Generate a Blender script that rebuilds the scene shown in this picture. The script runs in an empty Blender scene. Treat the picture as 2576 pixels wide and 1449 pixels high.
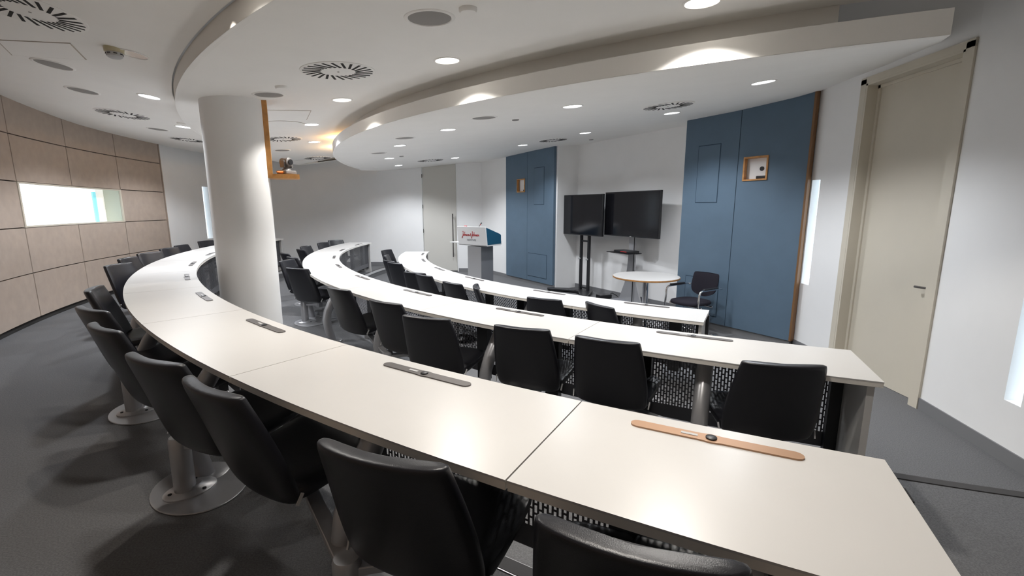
import bpy, math, random
from mathutils import Vector, Matrix
random.seed(7)
PI = math.pi
U = 0.675                      # drawing unit in metres
CX, CY = 7.9*U, 15.92*U        # centre of the concentric plan
ZC = 1.404                     # camera height
F1, F2, F3 = 0.0, -0.152, -0.307   # the three tier floors
def rad(d): return d*PI/180
def pol(r, th): return (CX + r*U*math.cos(rad(th)), CY + r*U*math.sin(rad(th)))
def hz(h): return ZC - h*U
def xy(p): return (p[0]*U, p[1]*U)
COL = bpy.context.scene.collection
FRONT_D = Vector((-0.530, 0.848)); FRONT_N = Vector((0.848, 0.530)); FRONT_Q = Vector((4.2, 9.55))
def fr(s, off=0.0):            # point on the front wall line, units
    p = FRONT_Q + FRONT_D*s + FRONT_N*off
    return (p.x, p.y)

# ------------------------------------------------------------------ materials
def mat(name, col, rough=0.5, metal=0.0, spec=0.5, bump=0.0, bscale=200.0, var=0.0, vscale=30.0, emit=None, estr=0.0, coat=0.0):
    m = bpy.data.materials.new(name); m.use_nodes = True
    nt = m.node_tree; b = nt.nodes['Principled BSDF']
    b.inputs['Base Color'].default_value = (*col, 1); b.inputs['Roughness'].default_value = rough
    b.inputs['Metallic'].default_value = metal; b.inputs['Specular IOR Level'].default_value = spec
    if coat: b.inputs['Coat Weight'].default_value = coat
    tc = nt.nodes.new('ShaderNodeTexCoord')
    if var:
        n = nt.nodes.new('ShaderNodeTexNoise'); n.inputs['Scale'].default_value = vscale; n.inputs['Detail'].default_value = 4
        nt.links.new(tc.outputs['Object'], n.inputs['Vector'])
        r = nt.nodes.new('ShaderNodeValToRGB')
        r.color_ramp.elements[0].position = .3; r.color_ramp.elements[1].position = .7
        r.color_ramp.elements[0].color = (*[c*(1-var) for c in col], 1); r.color_ramp.elements[1].color = (*[min(1, c*(1+var)) for c in col], 1)
        nt.links.new(n.outputs['Fac'], r.inputs['Fac']); nt.links.new(r.outputs['Color'], b.inputs['Base Color'])
    if bump:
        n2 = nt.nodes.new('ShaderNodeTexNoise'); n2.inputs['Scale'].default_value = bscale; n2.inputs['Detail'].default_value = 3
        nt.links.new(tc.outputs['Object'], n2.inputs['Vector'])
        bp = nt.nodes.new('ShaderNodeBump'); bp.inputs['Strength'].default_value = bump; bp.inputs['Distance'].default_value = .004
        nt.links.new(n2.outputs['Fac'], bp.inputs['Height']); nt.links.new(bp.outputs['Normal'], b.inputs['Normal'])
    if emit:
        b.inputs['Emission Color'].default_value = (*emit, 1); b.inputs['Emission Strength'].default_value = estr
    return m
M = {}
M['carpet'] = mat('carpet', (.15,.15,.153), .95, spec=.15, bump=.6, bscale=260, var=.22, vscale=140)
M['riser'] = mat('riser', (.10,.10,.105), .9, spec=.2)
M['rubber'] = mat('nosing_rubber', (.045,.042,.042), .7)
M['alu'] = mat('aluminium', (.62,.62,.63), .35, metal=.8)
M['white'] = mat('white_paint', (.86,.855,.845), .75, spec=.3, var=.012, vscale=3)
M['ceil'] = mat('ceiling_paint', (.87,.855,.825), .85, spec=.2, var=.012, vscale=3)
M['tan'] = mat('tan_fabric', (.43,.355,.30), .95, spec=.1, bump=.25, bscale=500, var=.05, vscale=9)
M['dark'] = mat('dark_gap', (.02,.018,.016), .9)
M['blue'] = mat('blue_panel', (.105,.158,.215), .6, spec=.35, var=.04, vscale=4)
M['bluedark'] = mat('blue_groove', (.02,.045,.075), .8)
M['skirt'] = mat('grey_skirting', (.19,.19,.195), .6)
M['oak'] = mat('oak_wood', (.50,.24,.075), .45, var=.22, vscale=14)
M['brown'] = mat('brown_edge', (.20,.10,.04), .5)
M['top'] = mat('white_laminate', (.60,.585,.565), .30, spec=.45, var=.012, vscale=5)
M['edge'] = mat('desk_edge', (.80,.76,.70), .4)
M['seam'] = mat('desk_seam', (.42,.36,.30), .6)
M['leather'] = mat('black_leather', (.0095,.0095,.013), .34, spec=.5, bump=.12, bscale=420)
M['stitch'] = mat('leather_seam', (.02,.02,.024), .3)
M['silver'] = mat('silver_paint', (.46,.46,.475), .34, metal=.55)
M['chrome'] = mat('chrome', (.75,.75,.77), .12, metal=1)
M['black'] = mat('black_metal', (.012,.012,.014), .4)
M['blackplastic'] = mat('black_plastic', (.015,.015,.017), .35)
M['greymetal'] = mat('grey_metal', (.115,.105,.10), .45, metal=.35)
M['copper'] = mat('copper_tone', (.42,.25,.15), .4, metal=.35)
M['lightgrey'] = mat('light_grey', (.50,.50,.50), .5)
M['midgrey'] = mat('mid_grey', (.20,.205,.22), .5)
M['lectgrey'] = mat('lectern_grey', (.34,.335,.335), .45)
M['teal'] = mat('teal_panel', (.012,.095,.175), .45)
M['grille'] = mat('speaker_grille', (.30,.285,.27), .7, bump=.5, bscale=700)
M['beige'] = mat('beige_door', (.62,.57,.475), .5, var=.015, vscale=4)
M['beigefar'] = mat('pale_door', (.62,.60,.55), .5)
M['red'] = mat('red_ink', (.62,.03,.03), .5)
M['ink'] = mat('grey_ink', (.10,.10,.12), .5)
M['fabric'] = mat('black_fabric', (.016,.014,.020), .9, spec=.2, bump=.3, bscale=500)
M['screen'] = mat('tv_screen', (.008,.008,.010), .12, spec=.5)
M['camgrey'] = mat('camera_grey', (.16,.15,.145), .4)
M['orange'] = mat('orange_plastic', (.6,.16,.02), .5)
M['detector'] = mat('detector_cream', (.56,.50,.33), .5)
M['niche'] = mat('niche_cream', (.42,.37,.30), .7)
M['lamp_warm'] = mat('lamp_warm', (1,1,1), .5, emit=(1,.93,.82), estr=7)
M['lamp_cool'] = mat('lamp_cool', (1,1,1), .5, emit=(.90,.93,1), estr=7)
M['lamp_off'] = mat('reflector', (.7,.7,.7), .15, metal=1)
M['day'] = mat('lit_frosted_glass', (.85,.92,1), .2, emit=(.72,.88,1), estr=1.15)
M['daywhite'] = mat('lit_opal_glass', (.9,.95,1), .2, emit=(.90,.95,1), estr=.92)
M['cyan'] = mat('glass_edge', (.25,.65,.75), .2, emit=(.3,.85,.95), estr=.45)
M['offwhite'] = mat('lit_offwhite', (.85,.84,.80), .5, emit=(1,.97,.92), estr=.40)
M['sage'] = mat('sage_reveal', (.60,.63,.53), .7, emit=(.62,.65,.54), estr=.0)

def perforated():
    m = bpy.data.materials.new('perforated_metal'); m.use_nodes = True
    nt = m.node_tree; b = nt.nodes['Principled BSDF']; out = nt.nodes['Material Output']
    b.inputs['Base Color'].default_value = (.125,.125,.135,1); b.inputs['Roughness'].default_value = .45; b.inputs['Metallic'].default_value = .4
    uv = nt.nodes.new('ShaderNodeUVMap'); sw = nt.nodes.new('ShaderNodeSeparateXYZ'); cb = nt.nodes.new('ShaderNodeCombineXYZ')
    nt.links.new(uv.outputs['UV'], sw.inputs[0]); nt.links.new(sw.outputs['Y'], cb.inputs['X']); nt.links.new(sw.outputs['X'], cb.inputs['Y'])
    br = nt.nodes.new('ShaderNodeTexBrick'); nt.links.new(cb.outputs[0], br.inputs['Vector'])
    br.inputs['Scale'].default_value = 1; br.inputs['Brick Width'].default_value = .040; br.inputs['Row Height'].default_value = .0195
    br.inputs['Mortar Size'].default_value = .0047; br.inputs['Mortar Smooth'].default_value = 0; br.offset = .5
    br.inputs['Color1'].default_value = (1,1,1,1); br.inputs['Color2'].default_value = (1,1,1,1); br.inputs['Mortar'].default_value = (0,0,0,1)
    # solid margins above z and below
    gt = nt.nodes.new('ShaderNodeMath'); gt.operation = 'GREATER_THAN'; gt.inputs[1].default_value = .225; nt.links.new(sw.outputs['Y'], gt.inputs[0])
    lt = nt.nodes.new('ShaderNodeMath'); lt.operation = 'LESS_THAN'; lt.inputs[1].default_value = .66; nt.links.new(sw.outputs['Y'], lt.inputs[0])
    mu = nt.nodes.new('ShaderNodeMath'); mu.operation = 'MULTIPLY'; nt.links.new(gt.outputs[0], mu.inputs[0]); nt.links.new(lt.outputs[0], mu.inputs[1])
    m2 = nt.nodes.new('ShaderNodeMath'); m2.operation = 'MULTIPLY'; nt.links.new(br.outputs['Color'], m2.inputs[0]); nt.links.new(mu.outputs[0], m2.inputs[1])
    tr = nt.nodes.new('ShaderNodeBsdfTransparent'); mx = nt.nodes.new('ShaderNodeMixShader')
    nt.links.new(m2.outputs[0], mx.inputs[0]); nt.links.new(b.outputs[0], mx.inputs[1]); nt.links.new(tr.outputs[0], mx.inputs[2])
    nt.links.new(mx.outputs[0], out.inputs['Surface'])
    return m
M['perf'] = perforated()

# ------------------------------------------------------------------ mesh builder
class G:
    def __init__(s): s.v = []; s.f = []; s.uv = None
    def add(s, vs, fs):
        o = len(s.v); s.v += [tuple(p) for p in vs]; s.f += [tuple(i+o for i in f) for f in fs]; return s
    def box(s, c, size, rz=0.0, mtx=None):
        x, y, z = size[0]/2, size[1]/2, size[2]/2
        R = mtx if mtx is not None else Matrix.Rotation(rz, 3, 'Z')
        vs = [R @ Vector(p) + Vector(c) for p in ((-x,-y,-z),(x,-y,-z),(x,y,-z),(-x,y,-z),(-x,-y,z),(x,-y,z),(x,y,z),(-x,y,z))]
        return s.add(vs, [(0,3,2,1),(4,5,6,7),(0,1,5,4),(1,2,6,5),(2,3,7,6),(3,0,4,7)])
    def bar(s, a, b, w, h, up=(0,0,1)):      # box from a to b
        a, b = Vector(a), Vector(b); d = (b-a).normalized(); u = Vector(up)
        if abs(d.dot(u)) > .95: u = Vector((0,1,0))
        x = d.cross(u).normalized(); z = x.cross(d)
        vs = [p + x*sx*w/2 + z*sz*h/2 for p in (a, b) for sx, sz in ((-1,-1),(1,-1),(1,1),(-1,1))]
        return s.add(vs, [(0,1,2,3),(7,6,5,4),(0,4,5,1),(1,5,6,2),(2,6,7,3),(3,7,4,0)])
    def tube(s, path, r, n=14, closed=False):
        P = [Vector(p) for p in path]; rr = r if isinstance(r, (list, tuple)) else [r]*len(P)
        rings = []; prev = None
        for i, p in enumerate(P):
            d = (P[min(i+1, len(P)-1)] - P[max(i-1, 0)]).normalized()
            if prev is None:
                u = Vector((0,0,1)) if abs(d.z) < .9 else Vector((1,0,0))
                x = d.cross(u).normalized()
            else:
                x = (prev - d*prev.dot(d)).normalized()
            y = d.cross(x); prev = x
            rings.append([p + (x*math.cos(2*PI*k/n) + y*math.sin(2*PI*k/n))*rr[i] for k in range(n)])
        return s.loft(rings)
    def loft(s, rings, caps=True):
        n = len(rings[0]); vs = [p for r in rings for p in r]; fs = []
        for i in range(len(rings)-1):
            for k in range(n):
                a, b = i*n+k, i*n+(k+1) % n
                fs.append((a, b, b+n, a+n))
        if caps: fs += [tuple(range(n))[::-1], tuple((len(rings)-1)*n+k for k in range(n))]
        return s.add(vs, fs)
    def lathe(s, prof, c=(0,0,0), n=32, cap=True):   # prof: (r, z)
        rings = [[(c[0]+r*math.cos(2*PI*k/n), c[1]+r*math.sin(2*PI*k/n), c[2]+z) for k in range(n)] for r, z in prof]
        return s.loft(rings, cap)
    def prism(s, poly, z0, z1):
        n = len(poly)
        vs = [(*p, z0) for p in poly] + [(*p, z1) for p in poly]
        fs = [tuple(range(n))[::-1], tuple(range(n, 2*n))] + [(k, (k+1) % n, (k+1) % n + n, k+n) for k in range(n)]
        return s.add(vs, fs)
    def ring(s, r0, r1, t0, t1, z0, z1, n=None):      # solid annular sector, r in units, angle in degrees
        n = n or max(2, int(abs(t1-t0)/1.2)); vs = []; fs = []
        for k in range(n+1):
            t = t0+(t1-t0)*k/n
            a = pol(r0, t); b = pol(r1, t)
            vs += [(*a, z0), (*b, z0), (*b, z1), (*a, z1)]
        for k in range(n):
            for j in range(4):
                p, q = k*4+j, k*4+(j+1) % 4
                fs.append((p, q, q+4, p+4))
        fs += [(0,3,2,1), (n*4, n*4+1, n*4+2, n*4+3)]
        return s.add(vs, fs)
    def strip(s, pts, z0, z1, th, side=1):            # solid strip along a polyline (metres)
        P = [Vector((p[0], p[1])) for p in pts]; N = []
        for i in range(len(P)):
            d = (P[min(i+1, len(P)-1)] - P[max(i-1, 0)]).normalized(); N.append(Vector((-d.y, d.x))*side)
        vs = []; fs = []
        for p, nn in zip(P, N):
            q = p + nn*th
            vs += [(p.x,p.y,z0),(q.x,q.y,z0),(q.x,q.y,z1),(p.x,p.y,z1)]
        m = len(P)-1
        for k in range(m):
            for j in range(4):
                a, b = k*4+j, k*4+(j+1) % 4
                fs.append((a, b, b+4, a+4))
        fs += [(0,3,2,1), (m*4, m*4+1, m*4+2, m*4+3)]
        return s.add(vs, fs)
    def build(s, name, m, parent=None, world=False, smooth=None, bevel=0.0, subd=0):
        off = Vector(parent.location) if (world and parent is not None) else Vector((0,0,0))
        me = bpy.data.meshes.new(name)
        me.from_pydata([tuple(Vector(p)-off) for p in s.v], [], s.f)
        bm_fix(me)
        if smooth is not None:
            me.shade_smooth(); me.set_sharp_from_angle(angle=rad(smooth))
        me.materials.append(M[m] if isinstance(m, str) else m)
        o = bpy.data.objects.new(name, me); COL.objects.link(o)
        if parent is not None: o.parent = parent
        if bevel:
            b = o.modifiers.new('bevel', 'BEVEL'); b.width = bevel; b.segments = 2; b.limit_method = 'ANGLE'; b.angle_limit = rad(40)
            me.shade_smooth(); me.set_sharp_from_angle(angle=rad(50))
        if subd:
            b = o.modifiers.new('subd', 'SUBSURF'); b.levels = subd; b.render_levels = subd
        return o
import bmesh
def bm_fix(me):
    bm = bmesh.new(); bm.from_mesh(me); bmesh.ops.recalc_face_normals(bm, faces=bm.faces); bm.to_mesh(me); bm.free()

def tag(o, label, cat, group=None):
    o['label'] = label; o['category'] = cat
    if group: o['group'] = group
    return o
def thing(name, label, cat, loc=(0,0,0), rz=0.0, group=None):
    o = bpy.data.objects.new(name, None); COL.objects.link(o); o.empty_display_size = .1
    o.location = loc; o.rotation_euler = (0,0,rz)
    return tag(o, label, cat, group)
def struct(o): o['kind'] = 'structure'; return o
def copy_tree(o, parent=None):
    c = o.copy(); COL.objects.link(c)
    if parent is not None: c.parent = parent
    for ch in list(o.children): copy_tree(ch, c)
    return c
ORD = ['first','second','third','fourth','fifth','sixth','seventh','eighth','ninth','tenth','eleventh','twelfth','thirteenth','fourteenth']

# ------------------------------------------------------------------ walls
def wall(name, pts, z0, z1, mname, openings=(), out=1, parent=None, reveal=None):
    """pts in metres; openings (s0, s1, za, zb, depth); out = side of the outside (+1 = left of the walking direction)"""
    P = [Vector((p[0], p[1])) for p in pts]; cum = [0.0]
    for i in range(1, len(P)): cum.append(cum[-1] + (P[i]-P[i-1]).length)
    def at(sv):
        for i in range(1, len(P)):
            if sv <= cum[i] + 1e-9:
                t = (sv-cum[i-1])/(cum[i]-cum[i-1]); d = (P[i]-P[i-1]).normalized()
                return P[i-1].lerp(P[i], t), Vector((-d.y, d.x))*out
        d = (P[-1]-P[-2]).normalized(); return P[-1], Vector((-d.y, d.x))*out
    ss = sorted(set([round(x, 6) for x in cum] + [round(x, 6) for o in openings for x in o[:2]]))
    zz = sorted(set([z0, z1] + [x for o in openings for x in o[2:4]]))
    g = G(); r = G()
    for a, b in zip(ss, ss[1:]):
        pa, pb = at(a)[0], at(b)[0]
        for c, d in zip(zz, zz[1:]):
            mm, zm = (a+b)/2, (c+d)/2
            if any(o[0] < mm < o[1] and o[2] < zm < o[3] for o in openings): continue
            g.add([(pa.x,pa.y,c),(pb.x,pb.y,c),(pb.x,pb.y,d),(pa.x,pa.y,d)], [(0,1,2,3)])
    for o in openings:
        if o[4] == 0: continue
        inner = [x for x in ss if o[0]-1e-6 <= x <= o[1]+1e-6]
        for a, b in zip(inner, inner[1:]):
            pa, na = at(a); pb, nb = at(b); n2 = at((a+b)/2)[1]
            qa, qb = pa+n2*o[4], pb+n2*o[4]
            for z in o[2:4]: r.add([(pa.x,pa.y,z),(pb.x,pb.y,z),(qb.x,qb.y,z),(qa.x,qa.y,z)], [(0,1,2,3)])
        for x in o[:2]:
            p, _ = at(x); n2 = at((o[0]+o[1])/2)[1]; q = p+n2*o[4]
            r.add([(p.x,p.y,o[2]),(q.x,q.y,o[2]),(q.x,q.y,o[3]),(p.x,p.y,o[3])], [(0,1,2,3)])
    w = g.build(name, mname, parent, world=True)
    if parent is None: struct(w)
    if r.v: r.build('reveal', reveal or mname, w)
    return w, at

SLAB = 3.62
# floors: stage level, middle tier, back tier
g = G(); g.prism([xy(p) for p in ((-11.5,-3),(6.5,-3),(6.5,20),(-11.5,20))], F3-.1, F3); struct(g.build('floor', 'carpet'))
g = G(); g.ring(13.06, 19.2, -96, -196, F3-.05, F2, 90); struct(g.build('floor', 'carpet'))
g = G(); g.ring(15.66, 19.2, -96, -196, F2-.05, F1, 90); struct(g.build('floor', 'carpet'))
def nosing(name, r, z, t0, t1):
    w = struct(G().ring(r-.005, r+.085, t0, t1, z-.004, z+.006, 90).build(name, 'rubber'))
    G().ring(r-.014, r-.004, t0, t1, z-.05, z+.003, 90).build('metal_lip', 'lightgrey', w)
    if name == 'trim_1': G().ring(r+.085, r+.093, t0, t1, z, z+.004, 90).build('metal_line', 'alu', w)
nosing('trim_1', 15.66, F1, -97, -194)
nosing('trim_2', 13.06, F2, -97, -194)

# left wall: tan upholstered panels on a dark backing, with a lit window
RW = 18.35
PS = 5.97; T0 = -155.35
ths = [T0 + PS*k for k in range(-3, 9)]          # panel joints
zl = [.064, .612, 1.171, 1.721, 2.275, 2.83, 3.385]
def arc(r, a, b, n): return [pol(r, a+(b-a)*k/n) for k in range(n+1)]
gp = G()
for i, a in enumerate(ths[:-1]):
    b = ths[i+1]
    for j in range(len(zl)-1):
        if i in (1, 2) and j == 2: continue
        e = .045; n = 6
        c0, c1 = zl[j]+.004, zl[j+1]-.004
        rings = []
        pts = [pol(RW, a+e+(b-a-2*e)*k/n) for k in range(n+1)]; bk = [pol(RW+.035, a+e*.3+(b-a-.6*e)*k/n) for k in range(n+1)]
        vs = [(*p, c0+.003) for p in pts] + [(*p, c1-.003) for p in pts] + [(*p, c0) for p in bk] + [(*p, c1) for p in bk]
        m = n+1; fs = []
        for k in range(n):
            fs += [(k, k+1, m+k+1, m+k), (k, 2*m+k, 2*m+k+1, k+1), (m+k, m+k+1, 3*m+k+1, 3*m+k)]
        fs += [(0, m, 3*m, 2*m), (n, 2*m+n, 3*m+n, m+n)]
        gp.add(vs, fs)
wl = struct(gp.build('wall_left', 'tan'))
sA = rad(PS)*(RW+.037)*U
arcpts = [pol(RW+.037, ths[0]+ (ths[-1]-ths[0])*k/66) for k in range(67)]
bw, bat = wall('backing', arcpts, -.31, SLAB, 'dark', [(sA*1.0, sA*3.0, zl[2], zl[3], .26)], out=-1, parent=wl, reveal='white')
# end edge of the tan wall
G().ring(RW-.02, RW+.25, ths[0]-.02, ths[0]-.10, -.15, SLAB, 1).build('end_edge', 'tan', wl)
# the lit window in it
ta, tb = ths[1], ths[3]
w1 = struct(G().ring(RW+.38, RW+.40, ta, tb, zl[2], zl[3], 14).build('window_1', 'daywhite'))
tl = ta + (tb-ta)*.0
def wseg(r0, r1, f0, f1, z0=zl[2], z1=zl[3], n=4): return G().ring(r0, r1, tb+(ta-tb)*f0, tb+(ta-tb)*f1, z0, z1, n)
wseg(RW+.35, RW+.38, .875, .905, zl[2], zl[3]-.05).build('glass_edge', 'cyan', w1)
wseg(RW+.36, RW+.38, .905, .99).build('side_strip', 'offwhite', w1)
wseg(RW+.02, RW+.38, .985, 1.0).build('end_reveal', 'sage', w1)
fg = G(); fg.ring(RW-.01, RW+.05, ta, tb, zl[2], zl[2]+.02, 14); fg.ring(RW-.01, RW+.05, ta, tb, zl[3]-.02, zl[3], 14)
fg.ring(RW-.01, RW+.05, ta, ta+.16, zl[2]+.02, zl[3]-.02, 1); fg.ring(RW-.01, RW+.05, tb-.16, tb, zl[2]+.02, zl[3]-.02, 1)
fg.build('window_frame', 'beige', w1)

# white wall beyond the tan wall, with a narrow lit slot
wpts = [pol(18.5, -173.1 - (188.2-173.1)*k/20) for k in range(21)] + [xy((-10.42, 18.4))]
sS = rad(180.9-173.1)*18.5*U
wf, _ = wall('wall_corner', wpts, F3, SLAB, 'white', [(sS-.20, sS-.0, .70, 1.90, .14)], out=1)
def slot(name, pa, pb, n, z0, z1, depth):
    a = Vector(pa)+Vector(n)*depth; b = Vector(pb)+Vector(n)*depth
    w = struct(G().bar((a.x,a.y,(z0+z1)/2), (b.x,b.y,(z0+z1)/2), .01, z1-z0).build(name, 'day'))
    return w
slot('window_4', pol(18.5, -180.3), pol(18.5, -181.3), (-1,0), .69, 1.91, .12)

# far wall with a tall pale door
XD0, XD1 = -3.60*U, -2.17*U; ZD = 2.72
far = [xy((-10.6,18.4)), xy((-1.21,18.4))]
s0 = XD0 - far[0][0]; s1 = XD1 - far[0][0]
wall('wall_far', far, F3, SLAB, 'white', [(s0, s1, F3, ZD, .06)], out=1)
d2 = struct(G().box(((XD0+XD1)/2, 18.4*U+.045, (F3+ZD)/2), (XD1-XD0-.07, .04, ZD-F3-.04)).build('door_2', 'beigefar'))
fg = G()
for x in (XD0+.012, XD1-.012): fg.box((x, 18.4*U+.02, (F3+ZD)/2), (.024, .07, ZD-F3))
fg.box(((XD0+XD1)/2, 18.4*U+.02, ZD-.012), (XD1-XD0, .07, .024)); fg.build('door_frame', 'white', d2)
hx = -2.36*U
G().tube([(hx, 18.4*U-.06, .10), (hx, 18.4*U-.06, 1.26)], .016, 10).build('pull_handle', 'greymetal', d2, smooth=40)
hg = G()
for z in (.20, 1.16): hg.tube([(hx, 18.4*U-.06, z), (hx, 18.4*U+.03, z)], .012, 8)
hg.build('handle_mount', 'greymetal', d2)
for z in (2.25, 1.45, .8): G().tube([(XD0+.03, 18.4*U-.004, z-.05), (XD0+.03, 18.4*U-.004, z+.05)], .012, 8).build('hinge', 'greymetal', d2)

# front wall: white, stepped back behind the screens
fpts = [xy((-1.21,18.4)), xy(fr(8.33, .1)), xy(fr(5.46, .1)), xy(fr(5.46, .9)), xy(fr(.85, .9)), xy(fr(.85, .1)), xy(fr(-1.62, .1)), xy((5.22, 8.32))]
wall('wall_front', fpts, F3, SLAB, 'white', out=1)

# right wall with a recessed tall door and two lit slots
rp = [xy((5.22,8.32)), xy((5.22,5.5)), xy((4.94,4.0)), xy((4.52,2.4)), xy((4.0,.8)), xy((3.3,-.9)), xy((3.05,-1.9))]
YS = lambda y: (8.32-y)*U
sk = YS(5.5)
wall('wall_right', rp, F3, SLAB, 'white', [(YS(8.11), YS(7.90), .505, 1.728, .10), (YS(7.10), YS(5.57), F3, 2.632, 0), (sk+.775, sk+.905, .11, 1.55, .10)], out=1)
slot('window_2', xy((5.22,8.12)), xy((5.22,7.89)), (1,0), .50, 1.735, .09)
dv = Vector((4.94-5.2, 4.0-5.5)).normalized(); pA = Vector(xy((5.22,5.5)))+dv*.76; pB = Vector(xy((5.22,5.5)))+dv*.92
slot('window_3', pA, pB, (.985,-.17), .10, 1.56, .09)
ya, yb = 7.10*U, 5.57*U; xw = 5.22*U
d1 = struct(G().box((xw+.125, (ya+yb)/2, (F3+2.6)/2+.002), (.045, ya-yb-.07, 2.6-F3-.004)).build('door_1', 'beige'))
fg = G()
for y in (ya-.018, yb+.018): fg.box((xw+.07, y, (F3+2.632)/2), (.18, .036, 2.632-F3))
fg.box((xw+.07, (ya+yb)/2, 2.632-.018), (.18, ya-yb, .036))
for y, sg in ((ya+.02, 1), (yb-.02, -1)): fg.box((xw-.012, y, (F3+2.66)/2), (.02, .07, 2.66-F3))
fg.box((xw-.012, (ya+yb)/2, 2.645), (.02, ya-yb+.11, .06))
fg.build('door_frame', 'beige', d1)
fg = G(); fg.box((xw+.095, ya-.05, (F3+2.6)/2), (.02, .03, 2.6-F3)); fg.box((xw+.095, yb+.05, (F3+2.6)/2), (.02, .03, 2.6-F3)); fg.box((xw+.095, (ya+yb)/2, 2.58), (.02, ya-yb-.06, .03))
fg.build('door_stop', 'beige', d1)
hy = 5.72*U
G().tube([(xw+.10, hy, .725), (xw+.045, hy, .725), (xw+.04, hy+.02, .725), (xw+.04, hy+.11, .722)], .010, 8).build('lever_handle', 'greymetal', d1, smooth=40)
G().box((xw+.1, hy, .725), (.012, .05, .05)).build('handle_plate', 'greymetal', d1)

# skirtings
struct(G().strip([xy((5.22,5.50)), xy((4.94,4.0)), xy((4.52,2.4)), xy((4.0,.8)), xy((3.3,-.9))], F3, F3+.10, .012, -1).build('baseboard_right', 'skirt'))
struct(G().strip([xy((5.22,8.32)), xy((5.22,7.16))], F3, F3+.10, .012, -1).build('baseboard_right', 'skirt'))
struct(G().strip([xy((-2.16,18.4)), xy((-1.21,18.4)), xy(fr(8.33,.1))], F3, F3+.09, .012, -1).build('baseboard_front', 'skirt'))
struct(G().strip([xy((-10.4,18.4)), xy((-3.62,18.4))], F2, F2+.11, .012, -1).build('baseboard_far', 'skirt'))
struct(G().strip([xy(fr(5.46,.9)), xy(fr(.85,.9))], F3, F3+.09, .012, -1).build('baseboard_recess', 'skirt'))

# slab above the floating ceilings
struct(G().prism([xy(p) for p in ((-11.5,-3),(6.5,-3),(6.5,20),(-11.5,20))], SLAB, SLAB+.1).build('ceiling', 'ceil'))
# back wall behind the camera closes the room
wall('wall_back', [xy((3.05,-1.9)), pol(RW+.037, -104.0), pol(RW+.037, ths[-1])], F3, SLAB, 'white', out=1)

# ------------------------------------------------------------------ floating ceilings
def poly_slab(name, pts, z0, z1):
    o = struct(G().prism(pts, z0, z1).build(name, 'ceil')); return o
def resample(pts, n):
    P = [Vector(p) for p in pts]; L = [0.0]
    for i in range(1, len(P)): L.append(L[-1]+(P[i]-P[i-1]).length)
    out = []
    for k in range(n+1):
        q = L[-1]*k/n; i = 1
        while i < len(P)-1 and L[i] < q: i += 1
        f = (q-L[i-1])/max(1e-9, L[i]-L[i-1]); out.append(P[i-1].lerp(P[i], f))
    return out
def ruled(g, A, B, n, m):            # A, B: (x, y, h) in units
    a, b = resample(A, n), resample(B, n); o = len(g.v)
    for k in range(n+1):
        for j in range(m+1):
            p = a[k].lerp(b[k], j/m); g.v.append((p.x*U, p.y*U, ZC+p.z*U))
    for k in range(n):
        for j in range(m):
            i = o+k*(m+1)+j; g.f.append((i, i+1, i+m+2, i+m+1))
def upol(r, t): return (7.9+r*math.cos(rad(t)), 15.92+r*math.sin(rad(t)))
from mathutils.bvhtree import BVHTree
BV = {}
def keep(ring, g): BV[ring] = BVHTree.FromPolygons([Vector(v) for v in g.v], g.f)
# back ceiling: from the left wall down to the middle fascia
g = G()
A = [(*upol(15.63, -100-80*k/70), 1.675) for k in range(71)]
B = [(*upol(18.37, -100-80*k/70), 2.02-.18*max(0, min(1, (55+(k*80/70)-100+0)/18 if k*80/70 > 45 else 0))) for k in range(71)]
ruled(g, A, B, 90, 6); keep('back', g)
struct(g.build('ceiling', 'ceil', smooth=30))
# middle ceiling: rises towards the front, fascia on its outer edge
g = G()
A = [(*upol(15.61, -108.5-69.5*k/62), 1.50) for k in range(63)]
B = [(*upol(12.72, -108.5-69.5*k/62), 1.715) for k in range(63)]
ruled(g, A, B, 90, 6)
cap = [(*upol(15.61, -178.0), 1.5), (-7.55,15.9,1.5), (-7.5,16.5,1.5), (-6.58,15.93,1.5), (-5.7,15.33,1.56), (*upol(12.72, -178), 1.70)]
g.add([(p[0]*U, p[1]*U, ZC+p[2]*U) for p in cap], [tuple(range(len(cap)))])
keep('mid', g)
g.ring(15.55, 15.61, -108.5, -178.0, ZC+1.502*U, ZC+1.675*U, 80)
g.add([(p[0]*U, p[1]*U, ZC+1.5*U) for p in cap[:4]] + [(p[0]*U, p[1]*U, ZC+1.675*U) for p in cap[:4]], [(0,1,5,4),(1,2,6,5),(2,3,7,6)])
struct(g.build('ceiling', 'ceil', smooth=30))
# bulkhead behind the front fascia
struct(G().ring(12.66, 12.74, -113.6, -183, ZC+1.36*U, ZC+1.80*U, 60).build('ceiling', 'ceil', smooth=30))
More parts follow.
